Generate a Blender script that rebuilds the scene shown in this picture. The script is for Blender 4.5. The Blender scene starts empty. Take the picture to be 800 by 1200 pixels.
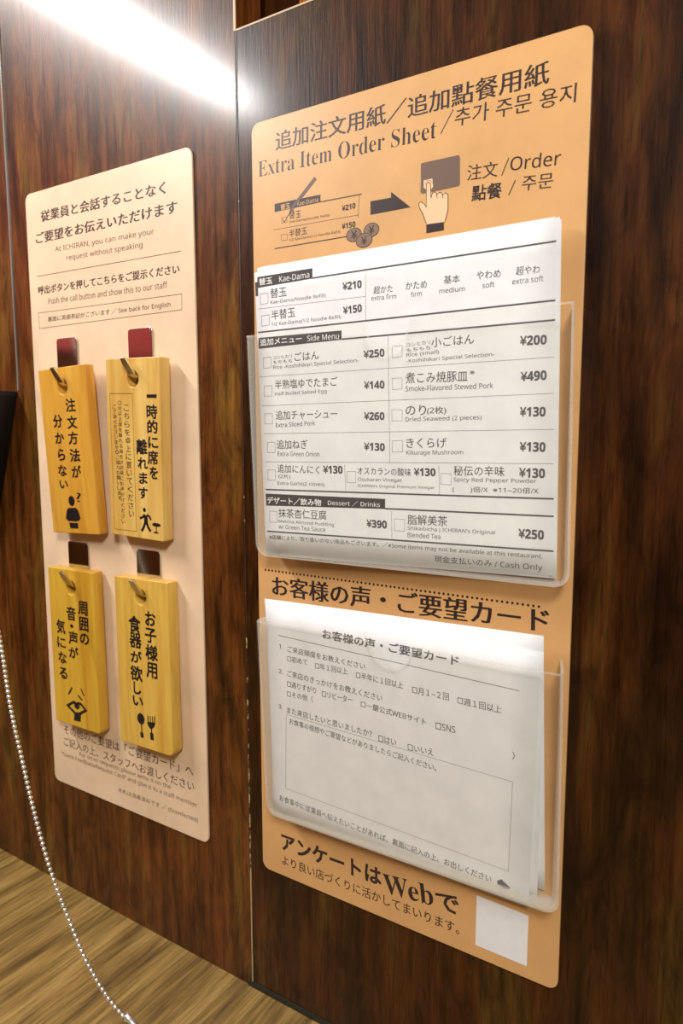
import bpy, bmesh, math, random
from mathutils import Vector, Matrix
random.seed(7)
C = bpy.context.collection
SC = bpy.context.scene

# ---------------------------------------------------------------- camera
cam_d = bpy.data.cameras.new('camera'); cam = bpy.data.objects.new('camera', cam_d); C.objects.link(cam)
cam.matrix_world = Matrix(((0.84104308, -0.06181278, 0.53742507, 0.254083),
                           (0.54096544, 0.09924167, -0.83516914, -0.307466),
                           (-0.00171083, 0.99314162, 0.1169051, 0.260219),
                           (0, 0, 0, 1)))
cam_d.sensor_fit = 'VERTICAL'; cam_d.sensor_height = 36.0; cam_d.lens = 36.0 * 830.47 / 1200.0
cam_d.clip_start = 0.01
cam_d.dof.use_dof = True; cam_d.dof.focus_distance = 0.36; cam_d.dof.aperture_fstop = 12
SC.camera = cam

# ---------------------------------------------------------------- world, lamps, exposure
SC.view_settings.view_transform = 'Standard'; SC.view_settings.look = 'None'
SC.view_settings.gamma = 1.0; SC.view_settings.use_curve_mapping = False
SC.view_settings.exposure = 0.65
w = bpy.data.worlds.new('world'); SC.world = w; w.use_nodes = True
w.node_tree.nodes['Background'].inputs[0].default_value = (0.30, 0.22, 0.19, 1)
w.node_tree.nodes['Background'].inputs[1].default_value = 0.22

def area(name, loc, target, sx, sy, power, col, updir='X'):
    d = bpy.data.lights.new(name, 'AREA'); d.shape = 'RECTANGLE'; d.size = sx; d.size_y = sy
    d.energy = power; d.color = col
    o = bpy.data.objects.new(name, d); C.objects.link(o); o.location = loc
    z = (Vector(loc) - Vector(target)).normalized(); y = Vector((0, 1, 0)); x = y.cross(z).normalized(); y = z.cross(x)
    o.rotation_euler = Matrix((x, y, z)).transposed().to_euler()
    return o
area('strip_lamp', (-0.47, -0.36, 0.745), (0.0, -0.36, 0.10), 0.020, 0.42, 4.3, (1.0, 0.975, 0.95))
area('ceiling_lamp', (0.50, -0.64, 0.72), (0.05, 0.0, 0.22), 0.16, 0.16, 4.6, (1.0, 0.95, 0.89))
area('neighbour_fill', (-0.05, 0.22, 1.05), (-0.25, 0.42, 0.75), 0.1, 0.1, 2.5, (1.0, 0.75, 0.6))  # added fill brightening the reddish surface behind, not a known lamp
SURF = {
 'OS': {'O': [16.0669, -11.0039, 193.8089], 'U': [0.999, 0.0391, 0.0203], 'V': [-0.0198, -0.0129, 0.9997], 'w': 152.15, 'h': 148.35},
 'SA': {'O': [16.4889, -10.1509, 43.8313], 'U': [0.9984, 0.0451, -0.034], 'V': [0.0369, -0.0638, 0.9973], 'w': 145.19, 'h': 123.17},
 'P1': {'O': [9.4272, -14.0003, 191.8352], 'U': [0.9999, 0.0049, 0.0102], 'V': [-0.0101, -0.0301, 0.9995], 'w': 167.72, 'h': 116.57},
 'P2': {'O': [13.8645, -14.0644, 44.3667], 'U': [0.9999, 0.0134, 0.0032], 'V': [-0.0026, -0.0464, 0.9989], 'w': 163.47, 'h': 113.4},
 'SB': {'O': [14.3205, -2.9623, 45.5987], 'U': [0.9998, 0.0094, 0.0203], 'V': [-0.0202, -0.0533, 0.9984], 'w': 153.85, 'h': 122.02},
 'SC': {'O': [14.0352, -5.9355, 42.461], 'U': [0.9996, 0.0258, -0.0101], 'V': [0.0101, -0.057, 0.9983], 'w': 150.93, 'h': 122.87},
 'T1': {'O': [-172.0394, -9.919, 190.0149], 'U': [0.9991, 0.0, 0.0415], 'V': [-0.0415, -0.0228, 0.9989], 'w': 48.28, 'h': 109.16, 'th': 6.72},
 'T2': {'O': [-112.4238, -9.8958, 193.5958], 'U': [0.9997, 0.0, -0.025], 'V': [0.025, -0.013, 0.9996], 'w': 47.55, 'h': 109.67, 'th': 7.92},
 'T3': {'O': [-179.7563, -9.9791, 53.9808], 'U': [0.9999, 0.0, 0.0168], 'V': [-0.0168, 0.0085, 0.9998], 'w': 48.06, 'h': 110.88, 'th': 7.68},
 'T4': {'O': [-111.0269, -10.0077, 55.7234], 'U': [0.9998, 0.0, 0.0197], 'V': [-0.0197, 0.0158, 0.9997], 'w': 48.73, 'h': 110.27, 'th': 7.95},
}
PRINT = {
 'RC': [["追加注文用紙／追加點餐用紙", 87.11, 406.9, 142.0, 9.25, -0.89, "n"], ["Extra Item Order Sheet", 55.86, 395.53, 103.16, 7.9, -1.13, "s"], ["추가 주문 용지", 142.96, 396.15, 52.93, 7.55, -2.31, "g"], ["注文", 129.9, 372.21, 14.03, 6.62, -2.74, "g"], ["Order", 153.33, 371.91, 21.52, 5.84, -4.31, "g"], ["點餐", 132.08, 363.08, 13.59, 6.46, -3.13, "b"], ["주문", 154.51, 363.1, 13.38, 5.86, -4.11, "g"], ["替玉", 28.06, 369.88, 7.54, 3.79, -1.94, "g"], ["Kae-Dama(Noodle Refill)", 36.84, 366.39, 25.19, 1.67, -1.42, "l"], ["¥210", 60.75, 368.28, 7.73, 2.61, 1.42, "b"], ["半替玉", 29.84, 360.98, 11.33, 3.81, -0.16, "g"], ["1/2 Kae-Dama(1/2 Noodle Refill)", 40.02, 357.46, 31.78, 1.67, -0.6, "l"], ["¥150", 60.75, 359.66, 7.75, 2.63, 0.99, "b"], ["お客様の声・ご要望カード", 87.64, 173.98, 155.37, 11.23, 0.88, "h"], ["アンケートは", 47.55, 21.99, 66.34, 9.67, 1.21, "k"], ["Web", 96.74, 21.67, 29.12, 10.94, 7.18, "S"], ["で", 119.17, 22.61, 12.19, 9.2, 6.75, "b"], ["より良い店づくりに活かしてまいります。", 70.19, 10.52, 111.44, 6.18, 0.66, "g"]],
 'RCw': [["替玉", 21.94, 374.82, 5.94, 2.97, 0.92, "b"], ["Kae-Dama", 36.18, 374.84, 13.15, 2.08, -0.1, "g"]],
 'RCyen': [["¥", 63.86, 354.63, 3.2, 4.03, 1.2, "g"], ["¥", 73.8, 355.59, 3.1, 3.97, 1.14, "g"], ["¥", 69.6, 351.21, 3.39, 4.01, 0.85, "g"]],
 'RCs': [["l", [[109.58, 391.87], [115.64, 400.99]], 0.45], ["l", [[138.72, 368.55], [141.77, 375.31]], 0.45], ["l", [[142.11, 359.93], [144.97, 365.66]], 0.45], ["p", [[73.11, 368.92], [84.43, 368.7], [84.41, 371.32], [94.84, 362.63], [73.13, 362.64]]], ["p", [[14.89, 377.28], [44.02, 377.0], [43.99, 373.31], [14.83, 373.17]]], ["l", [[43.99, 373.47], [68.2, 373.1]], 0.5], ["l", [[14.53, 354.66], [59.32, 354.48]], 0.5], ["l", [[14.06, 364.31], [66.67, 363.66]], 0.18], ["l", [[66.9, 372.93], [66.18, 362.45]], 0.18], ["l", [[19.45, 369.7], [22.79, 369.6], [22.76, 366.84], [19.41, 366.92], [19.45, 369.7]], 0.15], ["l", [[19.1, 360.95], [22.96, 361.04], [22.92, 358.05], [19.06, 358.03], [19.1, 360.95]], 0.15], ["l", [[20.0, 368.76], [21.09, 367.09], [24.47, 371.04]], 0.35], ["l", [[99.14, 372.84], [100.07, 367.78]], 0.1]],
 'RCpen': [["l", [[41.0, 385.45], [26.43, 373.48]], 1.9], ["p", [[27.51, 372.25], [25.33, 373.87], [24.19, 370.87]]]],
 'RCbtn': [["p", [[100.34, 381.15], [118.46, 381.09], [119.21, 380.29], [119.43, 368.47], [118.71, 367.76], [100.95, 367.52], [100.07, 368.35], [99.91, 380.56]]]],
 'RChalo': [["p", [[101.44, 373.36], [105.83, 373.38], [106.32, 369.69], [105.26, 368.76], [105.5, 367.04], [106.56, 367.42], [108.7, 366.93], [110.83, 366.49], [113.36, 365.5], [113.81, 363.58], [113.69, 358.8], [112.22, 353.27], [103.09, 353.71], [101.51, 358.11], [99.36, 361.86], [99.03, 363.62], [100.56, 364.12], [102.1, 362.55], [102.77, 361.31], [102.67, 369.21], [101.57, 370.15]]]],
 'RChand': [["l", [[103.09, 353.9], [101.51, 358.11], [99.36, 361.86], [99.03, 363.62], [100.12, 364.2], [101.66, 363.19], [102.99, 361.27], [102.85, 371.43], [103.7, 372.21], [104.88, 371.44], [105.32, 364.83]], 0.32], ["l", [[105.31, 365.02], [105.93, 366.97], [106.99, 367.34], [108.07, 366.6], [108.4, 364.5]], 0.32], ["l", [[108.29, 366.0], [109.34, 366.75], [110.62, 366.34], [111.29, 364.01]], 0.32], ["l", [[111.05, 365.34], [112.31, 366.05], [113.7, 365.08], [113.81, 358.78], [113.11, 355.55], [112.22, 353.27]], 0.32], ["l", [[102.2, 371.54], [103.05, 372.96], [105.2, 372.57], [105.87, 371.26]], 0.15], ["p", [[103.09, 353.71], [111.88, 353.43], [111.94, 349.84], [103.15, 349.8]]]],
 'RCcoin': [["e", 63.74, 354.71, 4.55, 3.43], ["e", 73.68, 355.55, 4.41, 3.38], ["e", 69.56, 351.31, 4.76, 3.49]],
 'RClabel': [["p", [[134.72, 32.88], [160.5, 32.28], [160.56, 6.35], [134.62, 6.42]]]],
 'LC': [["従業員と会話することなく", -123.91, 400.72, 117.79, 7.06, -0.95, "m"], ["ご要望をお伝えいただけます", -122.7, 387.97, 133.36, 7.1, -0.33, "m"], ["呼出ボタンを押してこちらをご提示ください", -122.65, 353.53, 133.94, 5.43, -0.56, "m"], ["裏面に英語表記がございます ／ See back for English", -122.15, 333.63, 116.9, 3.93, -0.4, "g"], ["その他のご要望は「ご要望カード」へ", -120.64, 43.68, 130.03, 7.09, 1.11, "g"], ["ご記入の上、スタッフへお渡しください", -120.72, 33.97, 131.25, 6.82, 0.76, "g"]],
 'LCg': [["At ICHIRAN, you can make your", -122.5, 377.38, 93.64, 4.35, -1.24, "g"], ["request without speaking", -121.88, 370.68, 72.1, 4.37, -1.1, "g"], ["Push the call button and show this to our staff", -122.45, 345.55, 113.24, 3.91, -0.6, "g"], ["For other requests, please write it on the", -122.46, 27.68, 92.35, 4.06, 0.66, "g"], ["\"Guest Feedback/Request Card\" and give it to a staff member", -121.26, 22.59, 137.37, 4.05, 0.11, "g"], ["木札は消毒済みです ／ (Disinfected)", -90.36, 12.36, 75.65, 3.95, 0.82, "g"]],
 'LCs': [["l", [[-189.97, 363.6], [-54.21, 362.42]], 0.35], ["l", [[-190.88, 339.34], [-54.18, 338.4], [-54.53, 329.41], [-190.22, 328.93], [-190.88, 339.34]], 0.3]],
 'OS': [["替玉", 12.78, 135.12, 9.93, 4.86, -0.25, "g"], ["Kae-Dama(Noodle Refill)", 24.31, 130.45, 33.39, 2.29, -0.32, "l"], ["¥210", 55.9, 133.45, 10.37, 3.58, 0.15, "b"], ["半替玉", 15.22, 124.36, 14.68, 4.88, 0.85, "g"], ["1/2 Kae-Dama(1/2 Noodle Refill)", 28.56, 119.41, 41.76, 2.29, -0.34, "l"], ["¥150", 55.79, 122.27, 10.22, 3.6, 1.24, "b"], ["超かた", 72.53, 129.6, 10.09, 3.5, -1.21, "g"], ["extra firm", 72.76, 126.07, 13.02, 2.33, -2.14, "l"], ["かため", 89.42, 129.49, 10.56, 3.41, -1.96, "g"], ["firm", 89.35, 125.63, 5.55, 2.28, 1.29, "l"], ["基本", 106.66, 129.93, 7.55, 3.5, -3.2, "g"], ["medium", 106.64, 125.42, 12.03, 2.21, -1.44, "l"], ["やわめ", 123.5, 129.84, 10.73, 3.58, -1.95, "g"], ["soft", 123.42, 125.53, 5.5, 2.33, -0.55, "l"], ["超やわ", 140.55, 129.47, 10.13, 3.65, -1.97, "g"], ["extra soft", 140.48, 125.47, 13.14, 2.44, -1.02, "l"], ["コシヒカリ", 13.94, 102.83, 11.79, 1.72, 0.1, "l"], ["もちもち", 13.85, 100.47, 11.8, 1.73, 0.29, "l"], ["ごはん", 28.72, 102.31, 14.65, 4.22, -0.0, "g"], ["Rice -Koshihikari Special Selection-", 33.21, 97.72, 50.76, 2.52, 0.24, "l"], ["¥250", 67.0, 100.55, 11.05, 3.59, 0.97, "b"], ["コシヒカリ", 90.12, 103.37, 12.01, 1.73, 2.73, "l"], ["もちもち", 90.08, 100.97, 12.01, 1.73, 2.03, "l"], ["小ごはん", 106.69, 103.25, 20.32, 4.49, 0.03, "g"], ["Rice (small)", 92.13, 98.59, 16.2, 2.31, 1.24, "l"], ["-Koshihikari Special Selection-", 105.06, 95.71, 42.13, 2.26, 0.07, "l"], ["¥200", 142.98, 100.44, 11.2, 3.89, -2.03, "b"], ["半熟塩ゆでたまご", 27.43, 88.89, 37.76, 4.68, -0.46, "g"], ["Half-Boiled Salted Egg", 24.15, 84.02, 31.64, 2.36, 0.07, "l"], ["¥140", 66.78, 85.8, 10.86, 3.63, -0.84, "b"], ["煮こみ焼豚皿", 98.6, 87.7, 30.36, 4.98, -1.47, "g"], ["※", 115.97, 88.67, 2.38, 1.68, -3.46, "l"], ["Smoke-Flavored Stewed Pork", 104.42, 82.88, 42.18, 2.47, -0.81, "l"], ["¥490", 143.2, 85.6, 10.88, 3.93, 0.43, "b"], ["追加チャーシュー", 27.13, 73.05, 37.41, 4.73, -0.46, "g"], ["Extra Sliced Pork", 20.41, 68.36, 24.42, 2.4, 1.16, "l"], ["¥260", 66.44, 71.02, 10.91, 3.66, -1.71, "b"], ["のり", 88.37, 73.12, 10.43, 4.72, -1.95, "g"], ["(2枚)", 98.74, 72.48, 9.47, 3.87, -0.76, "g"], ["Dried Seaweed (2 pieces)", 101.64, 68.7, 37.12, 2.7, -0.11, "l"], ["¥130", 142.88, 70.54, 10.95, 3.97, -1.89, "b"], ["追加ねぎ", 17.96, 58.01, 19.27, 4.84, -0.57, "g"], ["Extra Green Onion", 21.66, 53.04, 25.98, 2.42, -0.66, "l"], ["¥130", 66.21, 56.3, 11.2, 3.7, -2.57, "b"], ["きくらげ", 93.43, 57.85, 20.18, 4.73, -0.62, "g"], ["Kikurage Mushroom", 97.38, 53.19, 28.25, 2.75, 0.18, "l"], ["¥130", 142.93, 55.58, 11.01, 4.01, -1.41, "b"], ["追加にんにく", 21.37, 45.23, 26.04, 4.41, -1.5, "g"], ["(2片)", 12.54, 41.14, 7.63, 2.69, -2.61, "l"], ["Extra Garlic(2 cloves)", 22.61, 37.41, 29.19, 2.44, -0.24, "l"], ["¥130", 42.33, 45.07, 11.28, 3.86, -0.62, "b"], ["オスカランの酸味", 71.02, 44.39, 29.05, 3.7, -1.08, "g"], ["Osukaran Vinegar", 68.71, 40.13, 24.18, 2.28, -0.56, "l"], ["ICHIRAN's Original Premium Vinegar", 76.96, 37.0, 40.84, 1.84, -0.25, "l"], ["¥130", 92.5, 44.28, 10.81, 3.58, -0.48, "b"], ["秘伝の辛味", 118.77, 45.03, 23.69, 4.58, -0.39, "g"], ["Spicy Red Pepper Powder", 125.78, 40.75, 37.79, 2.46, -0.22, "l"], ["(　　)倍/X  ※11~20倍/X", 125.91, 36.49, 39.38, 3.03, -0.05, "g"], ["¥130", 142.77, 44.33, 11.05, 4.04, -1.29, "b"], ["抹茶杏仁豆腐", 22.82, 21.76, 29.81, 4.92, -0.26, "g"], ["Matcha Almond Pudding", 24.93, 17.07, 34.43, 2.23, -0.65, "l"], ["w/ Green Tea Sauce", 22.29, 14.36, 29.37, 2.25, -0.6, "l"], ["¥390", 66.65, 18.59, 11.06, 3.79, -0.54, "b"], ["脂解美茶", 93.48, 21.58, 20.18, 4.84, 0.29, "g"], ["Shikaibicha | ICHIRAN's Original", 104.8, 17.26, 42.98, 2.38, 0.1, "l"], ["Blended Tea", 91.68, 14.17, 16.84, 2.44, 0.18, "l"], ["¥250", 142.57, 17.63, 10.97, 4.11, -0.74, "b"], ["※店舗により、取り扱いのない商品もございます。／※Some items may not be available at this restaurant.", 74.36, 8.23, 146.38, 2.9, -0.15, "g"], ["現金支払いのみ / Cash Only", 122.27, 3.08, 50.6, 3.7, -0.23, "g"]],
 'OSw': [["替玉", 5.1, 141.66, 8.17, 3.4, -0.46, "b"], ["Kae-Dama", 22.74, 141.5, 18.13, 2.9, 0.02, "g"], ["追加メニュー", 13.18, 111.06, 26.05, 3.43, -0.01, "b"], ["Side Menu", 38.71, 110.62, 18.44, 2.89, -1.0, "g"], ["デザート／飲み物", 17.89, 28.29, 33.94, 3.59, -0.49, "b"], ["Dessert ／ Drinks", 53.81, 28.23, 29.71, 2.77, -0.18, "g"]],
 'OSs': [["p", [[-0.19, 144.34], [33.71, 144.33], [33.54, 139.43], [-0.44, 138.94]]], ["l", [[33.55, 139.6], [68.84, 139.62], [152.14, 139.38]], 0.75], ["l", [[-1.04, 116.41], [151.97, 115.85]], 0.75], ["p", [[-0.83, 113.6], [49.45, 112.9], [49.32, 108.54], [-1.09, 108.09]]], ["l", [[49.33, 108.71], [152.01, 107.91]], 0.75], ["l", [[-0.49, 128.3], [63.07, 127.46]], 0.15], ["l", [[63.33, 138.07], [62.79, 115.97]], 0.15], ["l", [[-1.48, 93.55], [151.79, 92.82]], 0.15], ["l", [[-0.77, 78.4], [151.88, 77.9]], 0.15], ["l", [[0.25, 63.81], [151.96, 62.87]], 0.15], ["l", [[0.7, 48.92], [152.05, 48.4]], 0.15], ["l", [[0.04, 34.13], [152.14, 33.39]], 0.75], ["p", [[-0.06, 31.93], [71.52, 31.1], [71.41, 26.2], [-0.06, 25.56]]], ["l", [[71.42, 26.37], [152.18, 25.87]], 0.75], ["l", [[-0.11, 11.59], [152.27, 10.78]], 0.75], ["l", [[74.7, 108.16], [74.4, 48.49]], 0.15], ["l", [[49.28, 47.56], [49.62, 33.53]], 0.15], ["l", [[99.63, 47.4], [99.89, 33.2]], 0.15], ["l", [[74.85, 25.09], [74.81, 11.38]], 0.15], ["l", [[1.34, 135.59], [6.27, 135.62], [6.04, 130.5], [1.1, 130.43], [1.34, 135.59]], 0.14], ["l", [[1.61, 124.57], [6.55, 124.68], [6.32, 119.53], [1.37, 119.38], [1.61, 124.57]], 0.14], ["l", [[1.75, 103.29], [6.7, 103.29], [6.47, 97.85], [1.5, 97.81], [1.75, 103.29]], 0.14], ["l", [[76.72, 103.04], [81.82, 103.11], [81.73, 98.04], [76.62, 97.93], [76.72, 103.04]], 0.14], ["l", [[1.65, 88.65], [6.61, 88.57], [6.39, 83.3], [1.41, 83.34], [1.65, 88.65]], 0.14], ["l", [[76.43, 88.36], [81.55, 88.31], [81.46, 83.19], [76.33, 83.2], [76.43, 88.36]], 0.14], ["l", [[1.28, 74.31], [6.27, 74.15], [6.04, 68.83], [1.04, 68.95], [1.28, 74.31]], 0.14], ["l", [[76.03, 73.74], [81.4, 73.56], [81.31, 68.38], [75.93, 68.53], [76.03, 73.74]], 0.14], ["l", [[2.29, 59.29], [7.28, 59.23], [7.05, 53.87], [2.05, 53.89], [2.29, 59.29]], 0.14], ["l", [[75.97, 59.05], [81.36, 58.98], [81.27, 53.76], [75.87, 53.78], [75.97, 59.05]], 0.14], ["l", [[1.92, 44.67], [6.93, 44.62], [6.7, 39.21], [1.68, 39.22], [1.92, 44.67]], 0.14], ["l", [[50.66, 44.22], [55.52, 44.19], [55.37, 38.71], [50.5, 38.71], [50.66, 44.22]], 0.14], ["l", [[100.65, 43.76], [105.67, 43.65], [105.62, 38.57], [100.59, 38.63], [100.65, 43.76]], 0.14], ["l", [[2.07, 22.66], [7.11, 22.57], [6.86, 16.63], [1.81, 16.67], [2.07, 22.66]], 0.14], ["l", [[76.38, 21.59], [81.82, 21.5], [81.72, 15.75], [76.27, 15.79], [76.38, 21.59]], 0.14]],
 'SA': [["お客様の声・ご要望カード", 70.98, 113.78, 73.67, 4.97, 0.22, "b"], ["1.", 8.03, 101.57, 2.75, 2.4, -0.74, "g"], ["ご来店頻度をお教えください", 35.51, 101.01, 46.78, 3.47, -0.19, "g"], ["□初めて", 18.23, 95.77, 12.61, 3.34, 1.67, "g"], ["□年１回以上", 39.13, 95.7, 19.37, 3.48, 2.45, "g"], ["□半年に１回以上", 66.77, 95.53, 26.09, 3.57, -0.05, "g"], ["□月１~２回", 94.09, 94.85, 18.78, 3.65, 1.72, "g"], ["□週１回以上", 118.18, 94.78, 20.94, 3.73, 0.7, "g"], ["2.", 7.49, 87.35, 2.78, 2.44, 0.31, "g"], ["ご来店のきっかけをお教えください", 40.09, 86.73, 56.93, 3.74, -0.99, "g"], ["□通りすがり", 20.59, 81.29, 18.33, 3.63, 0.41, "g"], ["□リピーター", 42.52, 80.93, 18.14, 3.53, 2.37, "g"], ["□一蘭公式WEBサイト", 74.33, 80.0, 35.65, 3.6, -1.43, "g"], ["□SNS", 102.1, 79.28, 9.92, 3.47, 2.33, "g"], ["□その他（", 19.47, 75.75, 16.52, 3.66, 2.53, "g"], ["）", 135.03, 74.17, 1.18, 3.74, 1.94, "g"], ["3.", 6.71, 66.75, 2.82, 2.51, 0.81, "g"], ["また来店したいと思いましたか？", 36.86, 65.76, 51.96, 3.86, -0.44, "g"], ["□はい", 71.55, 64.47, 9.89, 3.69, 1.62, "g"], ["□いいえ", 89.54, 64.47, 13.57, 3.6, 3.56, "g"], ["お食事の感想やご要望などがありましたらご記入ください。", 55.21, 58.45, 85.66, 3.55, -1.85, "g"], ["お食事中に従業員へ伝えたいことがあれば、裏面に記入の上、お出しください", 65.85, 9.6, 122.62, 3.96, -1.77, "g"]],
 'SAs': [["l", [[6.55, 107.55], [136.32, 105.88]], 0.28], ["l", [[10.45, 63.22], [135.2, 61.21], [135.15, 15.21], [8.87, 18.51], [10.45, 63.22]], 0.15], ["p", [[130.05, 8.25], [132.07, 9.88], [132.93, 9.07], [136.33, 6.96], [135.56, 5.5], [133.49, 5.54], [130.12, 6.33]]]],
 'T1': [["注", 30.68, 84.54, 9.55, 8.24, 0.0, "k"], ["文", 30.74, 73.41, 9.57, 8.02, 0.0, "k"], ["方", 30.24, 63.17, 9.16, 8.08, 0.0, "k"], ["法", 30.58, 51.91, 10.05, 8.41, 0.0, "k"], ["が", 30.55, 41.36, 9.2, 7.63, 0.0, "k"], ["分", 15.92, 74.75, 9.0, 8.16, 0.0, "k"], ["か", 16.29, 63.67, 9.01, 7.08, 0.0, "k"], ["ら", 16.65, 52.55, 7.22, 7.41, 0.0, "k"], ["な", 16.12, 42.16, 8.6, 7.18, 0.0, "k"], ["い", 16.26, 32.85, 8.16, 5.2, 0.0, "k"], ["?", 30.58, 24.29, 4.84, 6.28, 0.0, "g"]],
 'T2': [["一", 40.11, 86.93, 7.97, 1.3, 0.0, "k"], ["時", 40.02, 77.76, 8.72, 8.04, 0.0, "k"], ["的", 40.11, 68.98, 8.38, 7.58, 0.0, "k"], ["に", 40.42, 59.59, 8.04, 6.61, 0.0, "k"], ["席", 39.85, 50.59, 8.44, 8.2, 0.0, "k"], ["を", 40.34, 41.39, 6.62, 7.22, 0.0, "k"], ["離", 30.51, 56.65, 9.0, 8.78, 0.0, "k"], ["れ", 30.95, 46.69, 8.27, 6.75, 0.0, "k"], ["ま", 31.02, 37.63, 6.79, 6.8, 0.0, "k"], ["す", 30.66, 28.49, 7.58, 6.84, 0.0, "k"]],
 'T3': [["周", 36.03, 85.6, 9.53, 9.19, 0.0, "k"], ["囲", 36.22, 74.72, 9.11, 9.24, 0.0, "k"], ["の", 36.16, 64.42, 9.14, 7.49, 0.0, "k"], ["音", 23.29, 80.38, 9.36, 9.35, 0.0, "k"], ["・", 23.23, 71.64, 2.82, 2.12, 0.0, "k"], ["声", 24.14, 63.35, 9.4, 9.12, 0.0, "k"], ["が", 23.76, 53.15, 9.91, 7.64, 0.0, "k"], ["気", 11.22, 69.68, 9.16, 9.53, 0.0, "k"], ["に", 10.83, 58.34, 8.72, 7.12, 0.0, "k"], ["な", 11.28, 47.57, 8.75, 7.77, 0.0, "k"], ["る", 11.34, 36.41, 8.3, 7.81, 0.0, "k"]],
 'T4': [["お", 32.34, 85.96, 8.95, 8.76, 0.0, "k"], ["子", 31.97, 75.18, 9.78, 9.09, 0.0, "k"], ["様", 32.28, 64.14, 10.6, 9.69, 0.0, "k"], ["用", 31.98, 52.78, 9.47, 9.74, 0.0, "k"], ["食", 17.56, 80.67, 10.51, 10.34, 0.0, "k"], ["器", 17.88, 70.09, 10.54, 9.55, 0.0, "k"], ["が", 17.94, 59.43, 9.77, 7.62, 0.0, "k"], ["欲", 17.62, 48.48, 10.64, 9.65, 0.0, "k"], ["し", 18.0, 38.74, 6.57, 7.98, 0.0, "k"], ["い", 18.0, 30.16, 9.06, 6.01, 0.0, "k"]],
 'T2s': [["こ", 17.61, 79.86, 4.61, 3.87, 0.0, "g"], ["ち", 17.75, 74.94, 4.61, 3.88, 0.0, "g"], ["ら", 17.9, 70.0, 4.62, 3.9, 0.0, "g"], ["を", 18.04, 65.05, 4.63, 3.91, 0.0, "g"], ["卓", 18.19, 60.09, 4.63, 3.92, 0.0, "g"], ["上", 18.34, 55.11, 4.64, 3.94, 0.0, "g"], ["に", 18.48, 50.12, 4.65, 3.95, 0.0, "g"], ["置", 18.63, 45.11, 4.65, 3.96, 0.0, "g"], ["い", 18.78, 40.09, 4.66, 3.97, 0.0, "g"], ["て", 18.93, 35.05, 4.67, 3.99, 0.0, "g"], ["く", 19.07, 30.0, 4.68, 4.0, 0.0, "g"], ["だ", 19.22, 24.93, 4.69, 4.01, 0.0, "g"], ["さ", 19.37, 19.85, 4.69, 4.03, 0.0, "g"], ["い", 19.52, 14.76, 4.7, 4.04, 0.0, "g"]],
 'T2t': [["○", 11.72, 82.98, 3.35, 2.59, 0.0, "g"], ["分", 11.73, 79.7, 3.35, 2.6, 0.0, "g"], ["以", 11.74, 76.41, 3.35, 2.61, 0.0, "g"], ["上", 11.76, 73.12, 3.36, 2.61, 0.0, "g"], ["席", 11.77, 69.82, 3.36, 2.62, 0.0, "g"], ["を", 11.78, 66.51, 3.37, 2.62, 0.0, "g"], ["離", 11.79, 63.2, 3.37, 2.63, 0.0, "g"], ["れ", 11.8, 59.88, 3.37, 2.64, 0.0, "g"], ["る", 11.81, 56.55, 3.38, 2.64, 0.0, "g"], ["場", 11.82, 53.21, 3.38, 2.65, 0.0, "g"], ["合", 11.83, 49.87, 3.39, 2.65, 0.0, "g"], ["は", 11.85, 46.52, 3.39, 2.66, 0.0, "g"], ["店", 11.86, 43.17, 3.39, 2.67, 0.0, "g"], ["員", 11.87, 39.8, 3.4, 2.67, 0.0, "g"], ["に", 11.88, 36.43, 3.4, 2.68, 0.0, "g"], ["お", 11.89, 33.05, 3.41, 2.69, 0.0, "g"], ["声", 11.9, 29.67, 3.41, 2.69, 0.0, "g"], ["が", 11.91, 26.28, 3.42, 2.7, 0.0, "g"], ["け", 11.93, 22.88, 3.42, 2.7, 0.0, "g"], ["く", 11.94, 19.47, 3.43, 2.71, 0.0, "g"], ["だ", 11.95, 16.06, 3.43, 2.72, 0.0, "g"], ["さ", 11.96, 12.64, 3.44, 2.72, 0.0, "g"], ["い", 11.97, 9.21, 3.44, 2.73, 0.0, "g"], ["ご", 6.91, 80.61, 3.39, 2.51, 0.0, "g"], ["了", 7.03, 77.51, 3.39, 2.51, 0.0, "g"], ["承", 7.15, 74.4, 3.39, 2.52, 0.0, "g"], ["く", 7.27, 71.28, 3.4, 2.52, 0.0, "g"], ["だ", 7.39, 68.16, 3.4, 2.53, 0.0, "g"], ["さ", 7.51, 65.03, 3.4, 2.54, 0.0, "g"], ["い", 7.63, 61.9, 3.41, 2.54, 0.0, "g"], ["ま", 7.75, 58.77, 3.41, 2.55, 0.0, "g"], ["せ", 7.87, 55.62, 3.41, 2.55, 0.0, "g"], ["。", 7.99, 52.48, 3.41, 2.56, 0.0, "g"], ["ご", 8.11, 49.32, 3.42, 2.56, 0.0, "g"], ["協", 8.23, 46.17, 3.42, 2.57, 0.0, "g"], ["力", 8.35, 43.0, 3.42, 2.57, 0.0, "g"], ["お", 8.47, 39.83, 3.43, 2.58, 0.0, "g"], ["願", 8.59, 36.66, 3.43, 2.58, 0.0, "g"], ["い", 8.72, 33.48, 3.43, 2.59, 0.0, "g"], ["し", 8.84, 30.29, 3.44, 2.59, 0.0, "g"], ["ま", 8.96, 27.1, 3.44, 2.6, 0.0, "g"], ["す", 9.08, 23.9, 3.44, 2.6, 0.0, "g"]],
 'T1f': [["e", 22.74, 21.78, 3.21, 3.51], ["p", [[18.51, 17.08], [26.61, 17.35], [29.01, 15.35], [30.56, 10.27], [28.87, 8.81], [25.78, 8.09], [17.21, 8.24], [14.9, 9.86], [16.74, 15.43]]], ["p", [[18.19, 7.22], [27.45, 7.23], [27.3, 3.37], [18.84, 3.34]]]],
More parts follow.
